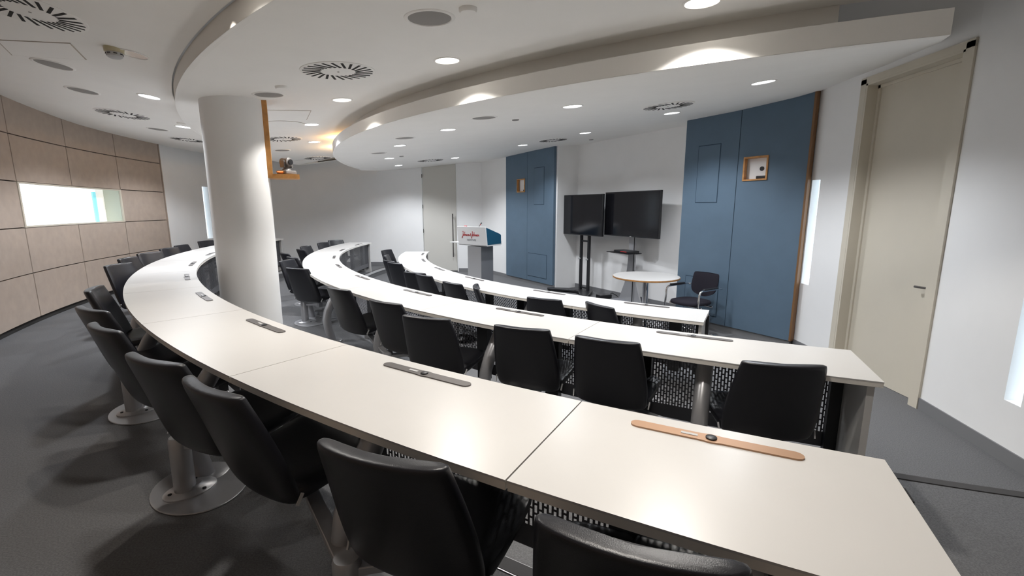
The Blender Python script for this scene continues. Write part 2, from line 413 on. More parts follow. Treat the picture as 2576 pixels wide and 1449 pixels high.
# front ceiling: from its curved fascia up to the walls
g = G()
A = [(*upol(13.04, -110.6-68.4*k/64), 1.29) for k in range(65)] + [(-5.2,16.2,1.29)]
B = [(5.24,6.0,2.0), (5.24,6.75,1.975), (5.24,7.6,1.97), (5.30,8.7,1.96), (5.0,9.95,1.95), (4.3,11.1,1.94), (2.50,14.0,1.93), (1.25,16.0,1.90), (.1,17.6,1.84), (-1.2,18.42,1.775), (-2.15,18.42,1.73), (-3.52,18.42,1.58), (-4.5,18.42,1.49), (-5.28,18.42,1.445)]
ruled(g, A, B, 96, 8); keep('front', g)
g.ring(12.97, 13.04, -110.6, -179.2, ZC+1.292*U, ZC+1.48*U, 80)
struct(g.build('ceiling', 'ceil', smooth=30))
H0 = {'back': 1.66, 'mid': 1.54, 'front': 1.29}
def on_ceiling(ring, r, th, h0=None):
    x, y = upol(r, th); d = Vector((x*U, y*U, (h0 or H0[ring])*U)).normalized()
    loc, nrm, _, _ = BV[ring].ray_cast(Vector((0,0,ZC)), d)
    if loc is None:
        loc = Vector((x*U, y*U, ZC+H0[ring]*U)); nrm = Vector((0,0,1))
    if nrm.z < 0: nrm = -nrm
    return loc, nrm.to_track_quat('Z', 'Y').to_euler()

# ------------------------------------------------------------------ column
tag(G().lathe([(.278, F2), (.278, ZC+1.62*U)], (-4.12*U, 7.06*U, 0), 64).build('column', 'white', smooth=40), 'thick round white column standing behind the nearest desk row', 'column')

# ------------------------------------------------------------------ ceiling fixtures
def light(kind, loc, power, color, **kw):
    l = bpy.data.lights.new('lamp', kind); l.energy = power; l.color = color
    for k, v in kw.items(): setattr(l, k, v)
    o = bpy.data.objects.new('lamp_light', l); o.location = loc; COL.objects.link(o); return o
WARM = (1.0, .90, .76); NEUT = (1.0, .96, .905); COOL = (.90, .94, 1.0)
def downlight(ring, r, th, label, on=True, warm=True, power=70, cone=118, blend=.35):
    (x, y, z), rot = on_ceiling(ring, r, th)
    t = thing('downlight', label, 'ceiling light', (x, y, z), 0, 'recessed ceiling downlights'); t.rotation_euler = rot
    G().lathe([(.088, -.001), (.092, -.006), (.104, -.005), (.106, 0), (.106, .004), (.088, .004)], n=32, cap=False).build('trim_ring', 'ceil', t, smooth=50)
    G().lathe([(.0885, -.0015), (.0885, .003), (.001, .006)], n=32).build('lamp', ('lamp_warm' if warm else 'lamp_cool') if on else 'lamp_off', t, smooth=50)
    if on:
        light('SPOT', (x, y, z-.012), power, NEUT if warm else COOL, spot_size=rad(cone), spot_blend=blend, shadow_soft_size=.075)
    return t
def speaker(ring, r, th, label):
    (x, y, z), rot = on_ceiling(ring, r, th)
    t = thing('ceiling_speaker', label, 'speaker', (x, y, z), 0, 'round ceiling speakers'); t.rotation_euler = rot
    G().lathe([(.122, -.001), (.126, -.006), (.143, -.004), (.146, 0), (.146, .004), (.122, .004)], n=36, cap=False).build('trim_ring', 'ceil', t, smooth=50)
    G().lathe([(.1225, .002), (.1225, -.002), (.09, -.005), (.001, -.007)], n=36).build('grille', 'grille', t, smooth=50)
def diffuser(ring, r, th, label, R=.285):
    (x, y, z), rot = on_ceiling(ring, r, th)
    t = thing('air_diffuser', label, 'air vent', (x, y, z), 0, 'round swirl air diffusers'); t.rotation_euler = rot
    G().lathe([(R, .002), (R, -.004), (R*.97, -.008), (.001, -.008)], n=48).build('faceplate', 'ceil', t, smooth=40)
    s = G(); n = 24
    for k in range(n):
        a = 2*PI*k/n; ca, sa = math.cos(a), math.sin(a)
        p0 = Vector((ca, sa))*R*.46; p1 = Vector((ca, sa))*R*.93
        off = Vector((-sa, ca))*R*.08
        p0 = p0 + off*1.2; p1 = p1 - off*1.0
        s.bar((p0.x, p0.y, -.008), (p1.x, p1.y, -.008), R*.066, .004)
    s.build('slots', 'dark', t)
    G().lathe([(.008, -.008), (.008, -.011), (.001, -.012)], n=10).build('centre_screw', 'grille', t)
def sensor(ring, r, th, label, R=.05, hgt=.022, m='ceil'):
    (x, y, z), rot = on_ceiling(ring, r, th)
    t = thing('ceiling_sensor', label, 'sensor', (x, y, z), 0); t.rotation_euler = rot
    G().lathe([(R, .002), (R, -hgt*.6), (R*.86, -hgt), (.001, -hgt)], n=24).build('cap', m, t, smooth=40)

MID = [(13.76,-118.0), (13.77,-128.57), (13.71,-139.0), (13.60,-148.85), (13.43,-159.2)]
for i, (r, th) in enumerate(MID):
    downlight('mid', r, th, ['large lit downlight at the top edge, in front of the brightest fascia glow', 'lit downlight in the middle ceiling just right of the big swirl diffuser', 'lit downlight in the middle ceiling right of the column-side speaker', 'lit downlight right of the round white ceiling panel', 'lit downlight in the middle ceiling beside the warm glow at the canopy nose'][i], warm=(i < 3), power=[115,95,105,130,130][i], cone=124, blend=.25)
FRO = [(12.12,-115.9,75), (12.09,-126.1,60), (12.02,-138.24,60), (11.90,-149.38,75), (11.68,-162.0,40), (11.47,-172.0,95), (10.95,-121.4,70), (10.14,-130.8,60), (9.82,-141.44,65), (10.08,-158.42,90)]
FL = ['lit downlight at the far right of the front canopy near the blue wall', 'lit downlight in the front canopy between speaker and right-hand swirl diffuser', 'lit downlight in the front canopy just left below the largest canopy speaker', 'lit downlight in the front canopy just below the middle canopy speaker', 'dim small downlight in the front canopy below the farthest canopy speaker', 'small lit downlight at the far left rim of the front canopy',
      'lit downlight touching the large swirl diffuser by the blue wall', 'lit downlight in the front canopy just right of the middle canopy diffuser', 'lit downlight at the canopy rim above the left blue panel', 'lit downlight at the canopy rim right of the farthest canopy diffuser']
for (r, th, p), l in zip(FRO, FL): downlight('front', r, th, l, warm=False, power=p*1.9, cone=140, blend=.6)
downlight('back', 15.93, -147.07, 'lit downlight in the left ceiling beside the curved fascia', warm=False, power=150, cone=146, blend=.4)
downlight('back', 16.03, -138.75, 'unlit chrome downlight behind the cream smoke detector', on=False)
for th in (-128.5, -118.0): downlight('back', 16.03, th, 'unseen downlight added in the left ceiling above the viewer', warm=True, power=70, cone=130)  # out of view, added to bring more light to the near floor
for th in (-157.5, -167.5): downlight('back', 15.9, th, 'lit downlight in the left ceiling hidden behind the column', warm=False, power=150, cone=146, blend=.4)
speaker('mid', 14.63, -125.89, 'largest round grey speaker grille at the top of the picture')
speaker('mid', 14.59, -140.41, 'round speaker grille beside the top of the white column')
speaker('mid', 14.45, -167.19, 'pale round speaker grille in the far middle ceiling, left of the canopy nose')
speaker('front', 12.26, -132.64, 'largest round speaker grille in the front canopy')
speaker('front', 12.18, -144.37, 'middle one of three round speaker grilles in the front canopy')
speaker('front', 12.04, -156.8, 'farthest of three round speaker grilles in the front canopy')
speaker('back', 16.75, -142.42, 'round speaker grille in the left ceiling just below the square access hatch')
speaker('back', 16.69, -147.31, 'round speaker grille in the left ceiling above the left swirl diffuser')
speaker('back', 16.49, -159.47, 'small round speaker grille in the left ceiling near the tan wall end')
diffuser('back', 16.76, -135.79, 'huge swirl air diffuser cut by the top left corner', .275)
diffuser('back', 16.58, -153.63, 'swirl air diffuser in the left ceiling above the tan wall', .29)
diffuser('back', 16.41, -164.79, 'swirl air diffuser partly hidden by the left side of the column', .27)
diffuser('mid', 14.34, -133.53, 'large swirl air diffuser in the middle ceiling right of the column')
diffuser('mid', 14.07, -158.02, 'swirl air diffuser seen beside the hanging oak camera shelf', .28)
diffuser('mid', 13.98, -174.5, 'far swirl air diffuser left of the canopy nose above the far wall')
diffuser('front', 11.44, -121.11, 'large dark-slotted swirl diffuser in the front canopy near the blue wall', .27)
diffuser('front', 9.87, -136.12, 'swirl diffuser in the front canopy above the white recess wall', .26)
diffuser('front', 10.59, -162.9, 'small far swirl diffuser in the front canopy above the tall pale door', .30)
sensor('mid', 14.59, -124.41, 'small white ceiling disc right of the largest speaker grille')
sensor('mid', 14.58, -138.15, 'small white ceiling disc above the column-side speaker')
sensor('front', 11.84, -131.51, 'small grey ceiling disc right of the largest canopy speaker', .04, .01, 'grille')
sensor('front', 11.43, -159.12, 'tiny grey ceiling disc below the farthest canopy speakers', .04, .01, 'grille')
sensor('front', 9.40, -132.84, 'tiny grey ceiling disc at the canopy rim above the screens', .04, .01, 'grille')
sensor('back', 15.83, -155.69, 'small pale ceiling disc in the left ceiling close to the column')
(x, y, z), rot = on_ceiling('back', 16.19, -138.38)
t = thing('smoke_detector', 'cream smoke detector hanging from the left ceiling near its curved edge', 'smoke detector', (x, y, z+.004))
G().lathe([(.062, .002), (.060, -.03), (.050, -.034)], n=28).build('base', 'detector', t, smooth=40)
G().lathe([(.052, -.034), (.05, -.06), (.035, -.072), (.001, -.074)], n=28).build('sensing_head', 'lightgrey', t, smooth=40)
sg = G()
for k in range(8): sg.box((.0505*math.cos(k*PI/4), .0505*math.sin(k*PI/4), -.045), (.006, .022, .006), k*PI/4)
sg.build('slots', 'dark', t)
def hatch(ring, pts, label):
    P = []
    for p in pts:
        d = Vector((p[0]*U, p[1]*U, H0[ring]*U)).normalized(); P.append(BV[ring].ray_cast(Vector((0,0,ZC)), d)[0])
    c = sum(P, Vector())/4; n = (P[1]-P[0]).cross(P[3]-P[0]).normalized()
    if n.z > 0: n = -n
    t = thing('access_hatch', label, 'access panel', c)
    def plate(sc_, d0, d1):
        g = G(); q = [(p-c)*sc_ for p in P]
        return g.add([tuple(v+n*d0) for v in q] + [tuple(v+n*d1) for v in q], [(0,1,2,3),(7,6,5,4)] + [(k, (k+1) % 4, (k+1) % 4+4, k+4) for k in range(4)])
    plate(1.0, -.004, .003).build('groove', 'seam', t); plate(.965, -.004, .0045).build('cover', 'ceil', t)
hatch('back', ((-5.15,4.9), (-4.5,5.0), (-4.82,5.53), (-5.5,5.37)), 'flush rectangular access hatch in the left ceiling beside a speaker')
hatch('mid', ((-3.9,7.6), (-3.21,7.66), (-3.62,8.42), (-4.3,8.3)), 'flush rectangular access hatch right of the column')
(x, y, z), rot = on_ceiling('mid', 14.1, -150.06)
t = thing('round_access_panel', 'large plain round white ceiling panel right of the column', 'access panel', (x, y, z)); t.rotation_euler = rot
G().lathe([(.30, .004), (.30, -.004)], n=40).build('rim_gap', 'seam', t, smooth=40)
G().lathe([(.296, .0), (.296, -.006), (.001, -.006)], n=40).build('cover', 'ceil', t, smooth=40)

# ------------------------------------------------------------------ desks
ROWS = {1: dict(ro=16.41, ri=15.60, z=F1, b=[-114.2,-118.87,-125.82,-132.77,-139.72,-146.67,-153.62,-160.57,-167.52,-174.47,-178.0], nm='nearest'),
        2: dict(ro=13.86, ri=13.05, z=F2, b=[-112.2,-122.1,-130.7,-139.3,-147.9,-156.5,-165.1,-173.7,-183.2], nm='middle'),
        3: dict(ro=11.54, ri=10.73, z=F3, b=[-118.0,-127.3,-137.5,-148.0,-158.3,-168.5,-178.0], nm='front')}
PW = {1: [-116.54,-122.44,-129.67,-136.7,-143.8,-150.9,-158.3,-164.1,-171.0,None], 2: [-117.79,-126.39,-134.9,-143.5,-152.13,-160.61,-169.69,-178.93], 3: [-122.66,-131.94,-143.2,-152.94,-163.64,-173.44]}
TT = {1: .729, 2: .729, 3: .729}
def desk(row, i):
    R = ROWS[row]; a, b = R['b'][i], R['b'][i+1]; n = len(R['b'])-1; z = R['z']; mid = (a+b)/2
    last, first = i == n-1, i == 0
    pos = 'at the right end' if first else 'at the far left end' if last else '%s from the right end' % ORD[i]
    lab = ('white curved desk section %s of the %s desk row' % (pos, R['nm']))
    x, y = pol((R['ro']+R['ri'])/2, mid)
    t = thing('curved_desk', lab, 'desk', (x, y, z), 0, 'curved desk sections of the %s row' % R['nm'])
    gap = .012
    ta, tb = a - (0 if first else gap), b + (0 if last else gap)
    zt = z+.729
    top = G().ring(R['ri'], R['ro'], ta, tb, zt-.006, zt, max(6, int(abs(b-a)/.8))).build('tabletop', 'top', t, world=True)
    G().ring(R['ri']+.003, R['ro']-.003, ta-.006, tb+.006, zt-.030, zt-.006, max(6, int(abs(b-a)/.8))).build('edge_band', 'edge', top, world=False)
    # edge band is a sub-part: keep it in the desk's own frame
    eb = top.children[0]; eb.data.transform(Matrix.Translation(-Vector(t.location)))
    # modesty panel
    rm = R['ri']+.11; nn = max(6, int(abs(b-a)/.8)); g = G()
    for k in range(nn+1):
        th = ta+(tb-ta)*k/nn; p = pol(rm, th)
        g.v += [(*p, z+.13), (*p, z+.70)]
    g.f = [(2*k, 2*k+2, 2*k+3, 2*k+1) for k in range(nn)]
    pm = g.build('modesty_panel', 'perf', t, world=True)
    uvl = pm.data.uv_layers.new(name='UVMap')
    for poly in pm.data.polygons:
        for li in poly.loop_indices:
            vi = pm.data.loops[li].vertex_index
            th = ta+(tb-ta)*(vi//2)/nn
            uvl.data[li].uv = (abs(rad(th))*rm*U, .13 if vi % 2 == 0 else .70)
    # solid uprights behind the perforated sheet
    for f in ((.24, .76) if abs(b-a) > 4 else (.5,)) + ((.035,) if first else ()) + ((.965,) if last else ()):
        th = a+(b-a)*f; w_ = .055/(rm*U)*180/PI
        G().ring(rm+.012, rm+.10, th+w_, th-w_, z+.10, z+.70, 2).build('upright', 'midgrey' if False else 'black', t, world=True)
    # leg: bowed tube with round foot
    if abs(b-a) > 4.2:
        path = [(-.10,0), (-.085,.06), (-.05,.16), (-.035,.27), (-.06,.36), (-.14,.47), (-.27,.59), (-.40,.70)]
        pts = []
        for k in range(len(path)-1):
            for s_ in (0, .5): pts.append((path[k][0]+(path[k+1][0]-path[k][0])*s_, path[k][1]+(path[k+1][1]-path[k][1])*s_))
        pts.append(path[-1])
        lt = LEG.get((row, i), mid)
        leg = G().tube([(*pol(R['ro']+d, lt), z+h) for d, h in pts], .046, 18).build('leg', 'silver', t, world=True, smooth=60)
        px, py = pol(R['ro']-.12, lt)
        ft = G().lathe([(.105, .001), (.105, .006), (.095, .012), (.001, .012)], (px-x, py-y, 0), 28).build('foot_plate', 'silver', leg, smooth=40)
    # end panels
    for end, tt, sg in ((first, a, -1), (last, b, 1)):
        if not end: continue
        w_ = .034/(15*U)*180/PI; t1 = tt+sg*.12; t2 = t1+sg*w_
        G().ring(R['ri']+.05, R['ro']-.07, t1, t2, z, zt-.031, 1).build('end_panel', 'top', t, world=True)
    # power strip let into the top
    pw = PW[row][i]
    if pw is not None:
        rp_ = R['ri']+.125; half = .235/(rp_*U)*180/PI; g = G(); ns = 24; ww = .0215
        out = []
        for k in range(ns+1):
            f = math.sin(PI/2*(-1+2*k/ns)); th = pw+half*f
            e = max(0, abs(f)-.91)/.09; wv = ww*math.sqrt(max(0.0, 1-e*e*.97)) if e > 0 else ww
            if abs(f) < .10: wv *= 1.2
            out.append((th, wv))
        o1 = [pol(rp_-w2/U, th) for th, w2 in out]; o2 = [pol(rp_+w2/U, th) for th, w2 in out][::-1]
        cop = (row == 1 and i == 0)
        s = G().prism(o1+o2, zt-.002, zt+.005).build('power_strip', 'copper' if cop else 'greymetal', t, world=True)
        if cop: s['label'] = 'copper-toned power strip'
        kx, ky = pol(rp_, pw)
        kk = G().lathe([(.016, 0), (.016, .004), (.011, .006), (.001, .006)], (kx-x, ky-y, .729+.005), 16).build('latch', 'black', s, smooth=40)
        th0 = pw - half*.36; p0, p1 = pol(rp_, th0), pol(rp_, th0+half*.2)
        G().bar((p0[0]-x, p0[1]-y, .729+.0055), (p1[0]-x, p1[1]-y, .729+.0055), .012, .002).build('indicator', 'lightgrey', s)
    return t
LEG = {(1,0): -116.0}
for row in ROWS:
    for i in range(len(ROWS[row]['b'])-1): desk(row, i)

# ------------------------------------------------------------------ swing seats
def shell_ring(hw, t, yc, k, z, n=9, corner=.5):
    front = []; back = []
    for j in range(n+1):
        f = -1+2*j/n; x = hw*f; yy = yc - k*(1-f*f)
        tt = t*(1-.30*max(0, abs(f)-.85)/.15) if abs(f) > .85 else t
        front.append((x, yy+tt*.5, z)); back.append((x, yy-tt*.5, z))
    return front + back[::-1]
def make_seat(label):
    t = thing('swing_seat', label, 'chair', (0,0,0), 0)
    rows = [(.318,.158,.170,.026,.028), (.326,.156,.205,.046,.029), (.342,.150,.226,.058,.030), (.40,.133,.236,.062,.033), (.50,.103,.235,.062,.036), (.60,.072,.226,.060,.037), (.70,.036,.213,.057,.036), (.76,.013,.204,.055,.035), (.782,.006,.200,.054,.034), (.7925,.003,.197,.048,.034), (.797,.002,.190,.034,.033)]
    G().loft([shell_ring(hw, th, yc, k, z) for z, yc, hw, th, k in rows]).build('backrest', 'leather', t, smooth=75, subd=1)
    def seat_ring(y, zt, hw, zb, sag, n=8):
        up = []; lo = []
        for j in range(n+1):
            f = -1+2*j/n
            zz = zt - sag*(1-f*f); e = .010 if abs(f) > .99 else 0
            up.append((hw*f, y, zz-e)); lo.append((hw*f, y, zb+e))
        return up + lo[::-1]
    sr = [(.128,.395,.205,.345,.0), (.140,.412,.232,.328,.004), (.20,.416,.246,.338,.014), (.30,.424,.259,.356,.018), (.40,.436,.266,.374,.014), (.46,.443,.266,.388,.008), (.482,.442,.258,.398,.003), (.492,.436,.244,.408,.0)]
    G().loft([seat_ring(*q) for q in sr]).build('seat', 'leather', t, smooth=75, subd=1)
    for s in (-1, 1):
        G().bar((s*.239, .128, .345), (s*.243, .150, .385), .006, .011).build('hinge_tab', 'lightgrey', t)
    sp = G(); sp.box((0, .29, .315), (.15, .16, .05)); sp.box((0, .31, .27), (.07, .07, .10)); sp.build('seat_support', 'silver', t, bevel=.006)
    return t
SEATS = {1: [('A',(.34,1.12),6), ('B',(-.50,1.58),10), ('C',(-1.55,2.23),2), ('D',(-2.19,2.67),12), ('E',(-3.15,3.42),9), ('F',(-3.84,4.07),17), ('G',(-4.78,5.14),-10), ('H',(-6.47,7.43),-26), ('I',(-7.13,8.41),-14), ('J',(-7.52,9.41),-27), ('K',(-7.93,10.52),-19), ('L',(-8.24,11.35),-8), ('M',(-8.65,12.88),-15)],
         2: [('A',(2.01,3.22),14), ('B',(.83,3.85),4), ('C',(.09,4.26),12), ('D',(-.91,4.68),17), ('E',(-1.56,5.48),8), ('F',(-2.49,6.43),9), ('G',(-4.11,8.64),35), ('H',(-4.98,10.02),-28), ('I',(-5.16,10.65),24), ('J',(-5.80,11.60),27), ('K',(-5.89,12.69),31), ('L',(-6.25,13.78),-13), ('M',(-6.33,15.24),-14), ('N',(-6.36,16.45),-38)],
         3: [('a',(1.25,6.39),-23), ('b',(.49,6.84),12), ('c',(-.62,7.97),-38), ('d',(-1.11,8.34),4), ('e',(-1.83,9.34),11), ('f',(-2.10,9.71),31), ('g',(-2.97,11.44),28), ('h',(-3.24,11.92),24), ('i',(-3.67,13.29),-6), ('j',(-4.16,15.06),-22)]}
proto = None; placed = {}
for row, L in SEATS.items():
    for i, (nm, m, yaw) in enumerate(L):
        R = ROWS[row]
        wd = 'at the right end' if i == 0 else ('at the far left end' if i == len(L)-1 else '%s from the right end' % ORD[i])
        lab = 'black leather swing seat %s of the %s desk row' % (wd, R['nm'])
        if proto is None: proto = make_seat(lab); o = proto
        else: o = copy_tree(proto)
        o['label'] = lab; o['group'] = 'black swing seats of the %s row' % R['nm']
        p = Vector(xy(m)); inward = (Vector((CX, CY))-p).normalized()
        ang = math.atan2(inward.y, inward.x) + rad(yaw) - PI/2
        o.location = (p.x, p.y, R['z']); o.rotation_euler = (0, 0, ang)
        f = Vector((math.cos(ang+PI/2), math.sin(ang+PI/2)))
        placed[(row, nm)] = (p + f*.31, m)

# pedestals: one silver post between each pair of seats
PAIRS = {1: [('A',), ('B','C'), ('D','E'), ('F','G'), ('H','I'), ('J','K'), ('L',), ('M',)], 2: [('A','B'), ('C','D'), ('E','F'), ('G','H'), ('I','J'), ('K','L'), ('M','N')], 3: [('a','b'), ('c','d'), ('e','f'), ('g','h'), ('i',), ('j',)]}
def pedestal(row, pair, i, n):
    R = ROWS[row]; z = R['z']
    ps = [placed[(row, k)][0] for k in pair]
    ths_ = []
    for q in ps:
        d = q-Vector((CX, CY)); a = math.degrees(math.atan2(d.y, d.x)); ths_.append(a if a < 0 else a-360)
    th = sum(ths_)/len(ths_)
    mids = [(R['b'][k]+R['b'][k+1])/2 for k in range(len(R['b'])-1)]
    th = min(mids, key=lambda q: abs(q-th)) + {1: .55, 2: 1.8, 3: 2.0}[row]
    x, y = pol(R['ro']+.075, th)
    pos = 'at the right end' if i == 0 else ('at the far left end' if i == n-1 else '%s from the right end' % ORD[i])
    t = thing('seat_pedestal', 'silver floor pedestal with seat arms, %s of the %s desk row' % (pos, R['nm']), 'seat base', (x, y, z), rad(th)+PI/2, 'silver seat pedestals of the %s row' % R['nm'])
    # local +y points to the centre of the arcs
    pl = [(.255*math.cos(2*PI*k/40), .06+.20*math.sin(2*PI*k/40)*(1 if math.sin(2*PI*k/40) < 0 else 1.05)) for k in range(40)]
    G().prism(pl, 0, .009).build('base_plate', 'silver', t, bevel=.003)
    fl = G().loft([[(s_*.105*math.cos(2*PI*k/32)*.85, .02+s_*.115*math.sin(2*PI*k/32), zz) for k in range(32)] for s_, zz in ((1,.009),(1,.016),(.9,.022),(.55,.026),(.45,.04))]).build('flange', 'silver', t, smooth=50)
    for a in (30, 150, 270):
        G().lathe([(.009,.0),(.009,.006),(.001,.007)], (.075*math.cos(rad(a)), .02+.085*math.sin(rad(a)), .021), 10).build('screw', 'black', fl)
    G().lathe([(.046,.02),(.046,.29),(.040,.305),(.001,.305)], (0,0,0), 28).build('post', 'silver', t, smooth=50)
    inv = Matrix.Rotation(-(rad(th)+PI/2), 2)
    for q in ps:
        l = inv @ (q-Vector((x, y)))
        if l.length < .06: continue
        G().bar((0,0,.262), (l.x, l.y, .262), .055, .03).build('swing_arm', 'silver', t, bevel=.004)
for row, L in PAIRS.items():
    for i, pr in enumerate(L): pedestal(row, pr, i, len(L))

# ------------------------------------------------------------------ blue wall panels
def loc_front(s, off, z):
    p = fr(s, off); return (p[0]*U, p[1]*U, z)
def front_box(g, s0, s1, o0, o1, z0, z1):
    pts = [xy(fr(s0, o0)), xy(fr(s1, o0)), xy(fr(s1, o1)), xy(fr(s0, o1))]
    return g.prism(pts, z0, z1)
def blue_panel(sa, sb, seam, niche, hatches, label, nlabel, brown):
    c = fr((sa+sb)/2, 0); t = thing('wall_panel', label, 'wall panel', (c[0]*U, c[1]*U, F3))
    z0, z1 = F3+.085, 3.55
    n0, n1, nz0, nz1 = niche
    for (a, b) in ((sa, seam+.006), (seam-.006, sb)):
        a, b = max(a, b), min(a, b)
        g = G()
        if b < (n0+n1)/2 < a:
            front_box(g, a, n0, 0, .085, z0, z1); front_box(g, n1, b, 0, .085, z0, z1)
            front_box(g, n0, n1, 0, .085, z0, nz0); front_box(g, n0, n1, 0, .085, nz1, z1)
        else:
            front_box(g, a, b, 0, .085, z0, z1)
        g.build('board', 'blue', t, world=True)
    for (h0, h1, hz0, hz1) in hatches:
        g = G(); e = .012
        front_box(g, h0, h1, -.004, .002, hz0, hz1); fo_ = g.build('hatch_groove', 'bluedark', t, world=True)
        g = G(); front_box(g, h0-e, h1+e, -.008, .002, hz0+e*U*1.4, hz1-e*U*1.4); g.build('hatch_cover', 'blue', t, world=True)
    if brown:
        g = G(); front_box(g, sb, sb-.035, -.01, .10, z0, z1); g.build('wood_edge', 'brown', t, world=True)
    # niche: oak frame and cream box
    w = .03
    g = G()
    front_box(g, n0, n1, -.02, .30, nz0, nz0+w*U); front_box(g, n0, n1, -.02, .30, nz1-w*U, nz1)
    front_box(g, n0, n0-w, -.02, .06, nz0+w*U, nz1-w*U); front_box(g, n1+w, n1, -.02, .06, nz0+w*U, nz1-w*U)
    g.build('niche_frame', 'oak', t, world=True)
    g = G(); front_box(g, n0-.002, n1+.002, .36, .38, nz0, nz1); front_box(g, n0+.01, n0-.015, .06, .37, nz0, nz1); front_box(g, n1+.015, n1-.01, .06, .37, nz0, nz1)
    g.build('niche_box', 'niche', t, world=True)
    g = G(); front_box(g, sa, sb, .03, .10, F3, z0); g.build('plinth', 'skirt', t, world=True)
    return t
def s_of(m_): return m_/U
# the recess in the white wall behind each niche is left open by keeping the niche box in front of it
blue_panel(s_of(.555), s_of(-1.15), s_of(-.283), (s_of(-.366), s_of(-.690), 1.755, 2.058),
           [(s_of(.33), s_of(-.02), 1.48, 2.276), (s_of(.408), s_of(-.145), -.128, .416)],
           'tall blue wall panel with brown edge, right of the screens', '', True)
blue_panel(s_of(5.62), s_of(3.725), s_of(4.70), (s_of(5.12), s_of(4.793), 1.764, 2.064),
           [(s_of(4.433), s_of(4.06), 1.479, 2.272), (s_of(4.66), s_of(3.935), -.12, .41)],
           'tall blue wall panel left of the screens beside the lectern', '', False)
def ptz(x, y, z, rz, label, mbody, sc=1.0, extra=False):
    t = thing('conference_camera', label, 'camera', (x, y, z), rz)
    G().box((0,0,.022*sc), (.15*sc,.13*sc,.044*sc)).build('base', mbody, t, bevel=.012*sc)
    G().lathe([(.045*sc,.044*sc),(.040*sc,.058*sc),(.030*sc,.064*sc),(.028*sc,.085*sc)], n=20).build('neck', mbody, t, smooth=50)
    g = G(); g.tube([(0,-.055*sc,.128*sc),(0,-.05*sc,.128*sc),(0,.045*sc,.128*sc),(0,.055*sc,.128*sc)], [.036*sc,.046*sc,.046*sc,.036*sc], 18)
    h = g.build('head', mbody, t, smooth=50)
    G().tube([(0,-.055*sc,.128*sc),(0,-.068*sc,.128*sc)], .028*sc, 16).build('lens', 'black', h, smooth=50)
    for s in (-1, 1): G().box((s*.05*sc, 0, .108*sc), (.014*sc,.06*sc,.075*sc)).build('yoke', mbody, t, bevel=.006*sc)
    return t
fa = math.atan2(FRONT_N.y, FRONT_N.x) - PI/2
p = fr(s_of(-.575), .19); ptz(p[0]*U, p[1]*U, 1.755+.0205, fa, 'black camera in the oak framed niche of the right blue panel', 'blackplastic', 1.0)
p = fr(s_of(4.90), .19); ptz(p[0]*U, p[1]*U, 1.764+.0205, fa, 'black camera in the oak framed niche of the left blue panel', 'blackplastic', 1.0)

# ------------------------------------------------------------------ screens
def screen(c, z, w, h, dirv, label):
    d = Vector(dirv).normalized(); rz = math.atan2(d.y, d.x)      # local +x along the screen to the right, -y faces the room
    t = thing('television', label, 'television', (c[0]*U, c[1]*U, z), rz)
    b = G().box((0,.02,0), (w,.045,h)).build('body', 'blackplastic', t, bevel=.004)
    G().box((0,-.0035,.004), (w-.024,.003,h-.034)).build('screen', 'screen', t)
    G().box((0,.06,0), (w*.55,.06,h*.55)).build('back_housing', 'blackplastic', t)
    return t
tv1 = screen((2.0,13.72), 1.272, 1.40, .80, (.5,-.866), 'left flat television on a twin-pole black stand')
tv2 = screen((3.11,12.12), 1.300, 1.41, .80, (.46,-.888), 'right flat television on a silver pedestal, slightly larger in view')
G().box((.03,-.002,-.392), (.05,.003,.008)).build('badge', 'lightgrey', tv2)
d = Vector((.5,-.866)); n = Vector((.866,.5)); rz = math.atan2(d.y, d.x)
bx, by = 2.07*U, 13.55*U
t = thing('television_stand', 'black twin-pole floor stand under the left television', 'television stand', (bx, by, F3), rz)
zt = 1.272-.28-F3
for sx in (-.13, .11):
    po = G().box((sx, .10, zt/2), (.045,.05,zt)).build('pole', 'black', t)
    G().tube([(sx-.0,.07,.70),(sx-.0,.03,.70)], .018, 10).build('clamp_knob', 'lightgrey', po, smooth=40)
    G().box((sx, .10, zt+.06), (.02,.03,.14)).build('inner_tube', 'chrome', po)
G().box((-.01,.10,1.06), (.24,.03,.03)).build('crossbar', 'black', t); G().box((-.01,.10,.11), (.24,.03,.03)).build('crossbar', 'black', t)
for sg in (-1, 1):
    pts = [(sg*.06, -.10), (sg*.55, -.42), (sg*.62, -.40), (sg*.60, -.33), (sg*.18, .17), (sg*.06, .2)]
    G().prism(pts if sg > 0 else pts[::-1], .02, .065).build('foot', 'black', t, bevel=.01)
    G().box((sg*.58, -.37, .01), (.05,.05,.02)).build('caster', 'blackplastic', t)
G().box((0,.05,.04), (.2,.3,.04)).build('base_block', 'black', t)
d2v = Vector((.46,-.888)).normalized(); rz2 = math.atan2(d2v.y, d2v.x)
t = thing('television_stand', 'silver tapered pedestal stand under the right television', 'television stand', (3.19*U, 12.22*U, F3), rz2)
H = 1.3-F3-.2
prof = [(-.30,.30,0), (-.25,.25,.12), (-.15,.15,.35), (-.10,.10,.62), (-.075,.075,.95), (-.07,.07,H)]
G().loft([[(a,.02,z),(b,.02,z),(b,.05,z),(a,.05,z)] for a, b, z in prof]).build('tapered_column', 'silver', t)
G().tube([(.085,.0,.02),(.085,.0,H)], .008, 8).build('cable', 'black', t)
G().box((0,.03,.012), (.66,.42,.024)).build('base', 'midgrey', t, bevel=.008)
sh = G().box((-.05,-.12,.92), (.60,.30,.012)).build('shelf', 'black', t)
pv = Vector((3.19*U,12.22*U)) + Matrix.Rotation(rz2, 2) @ Vector((.02,-.12))
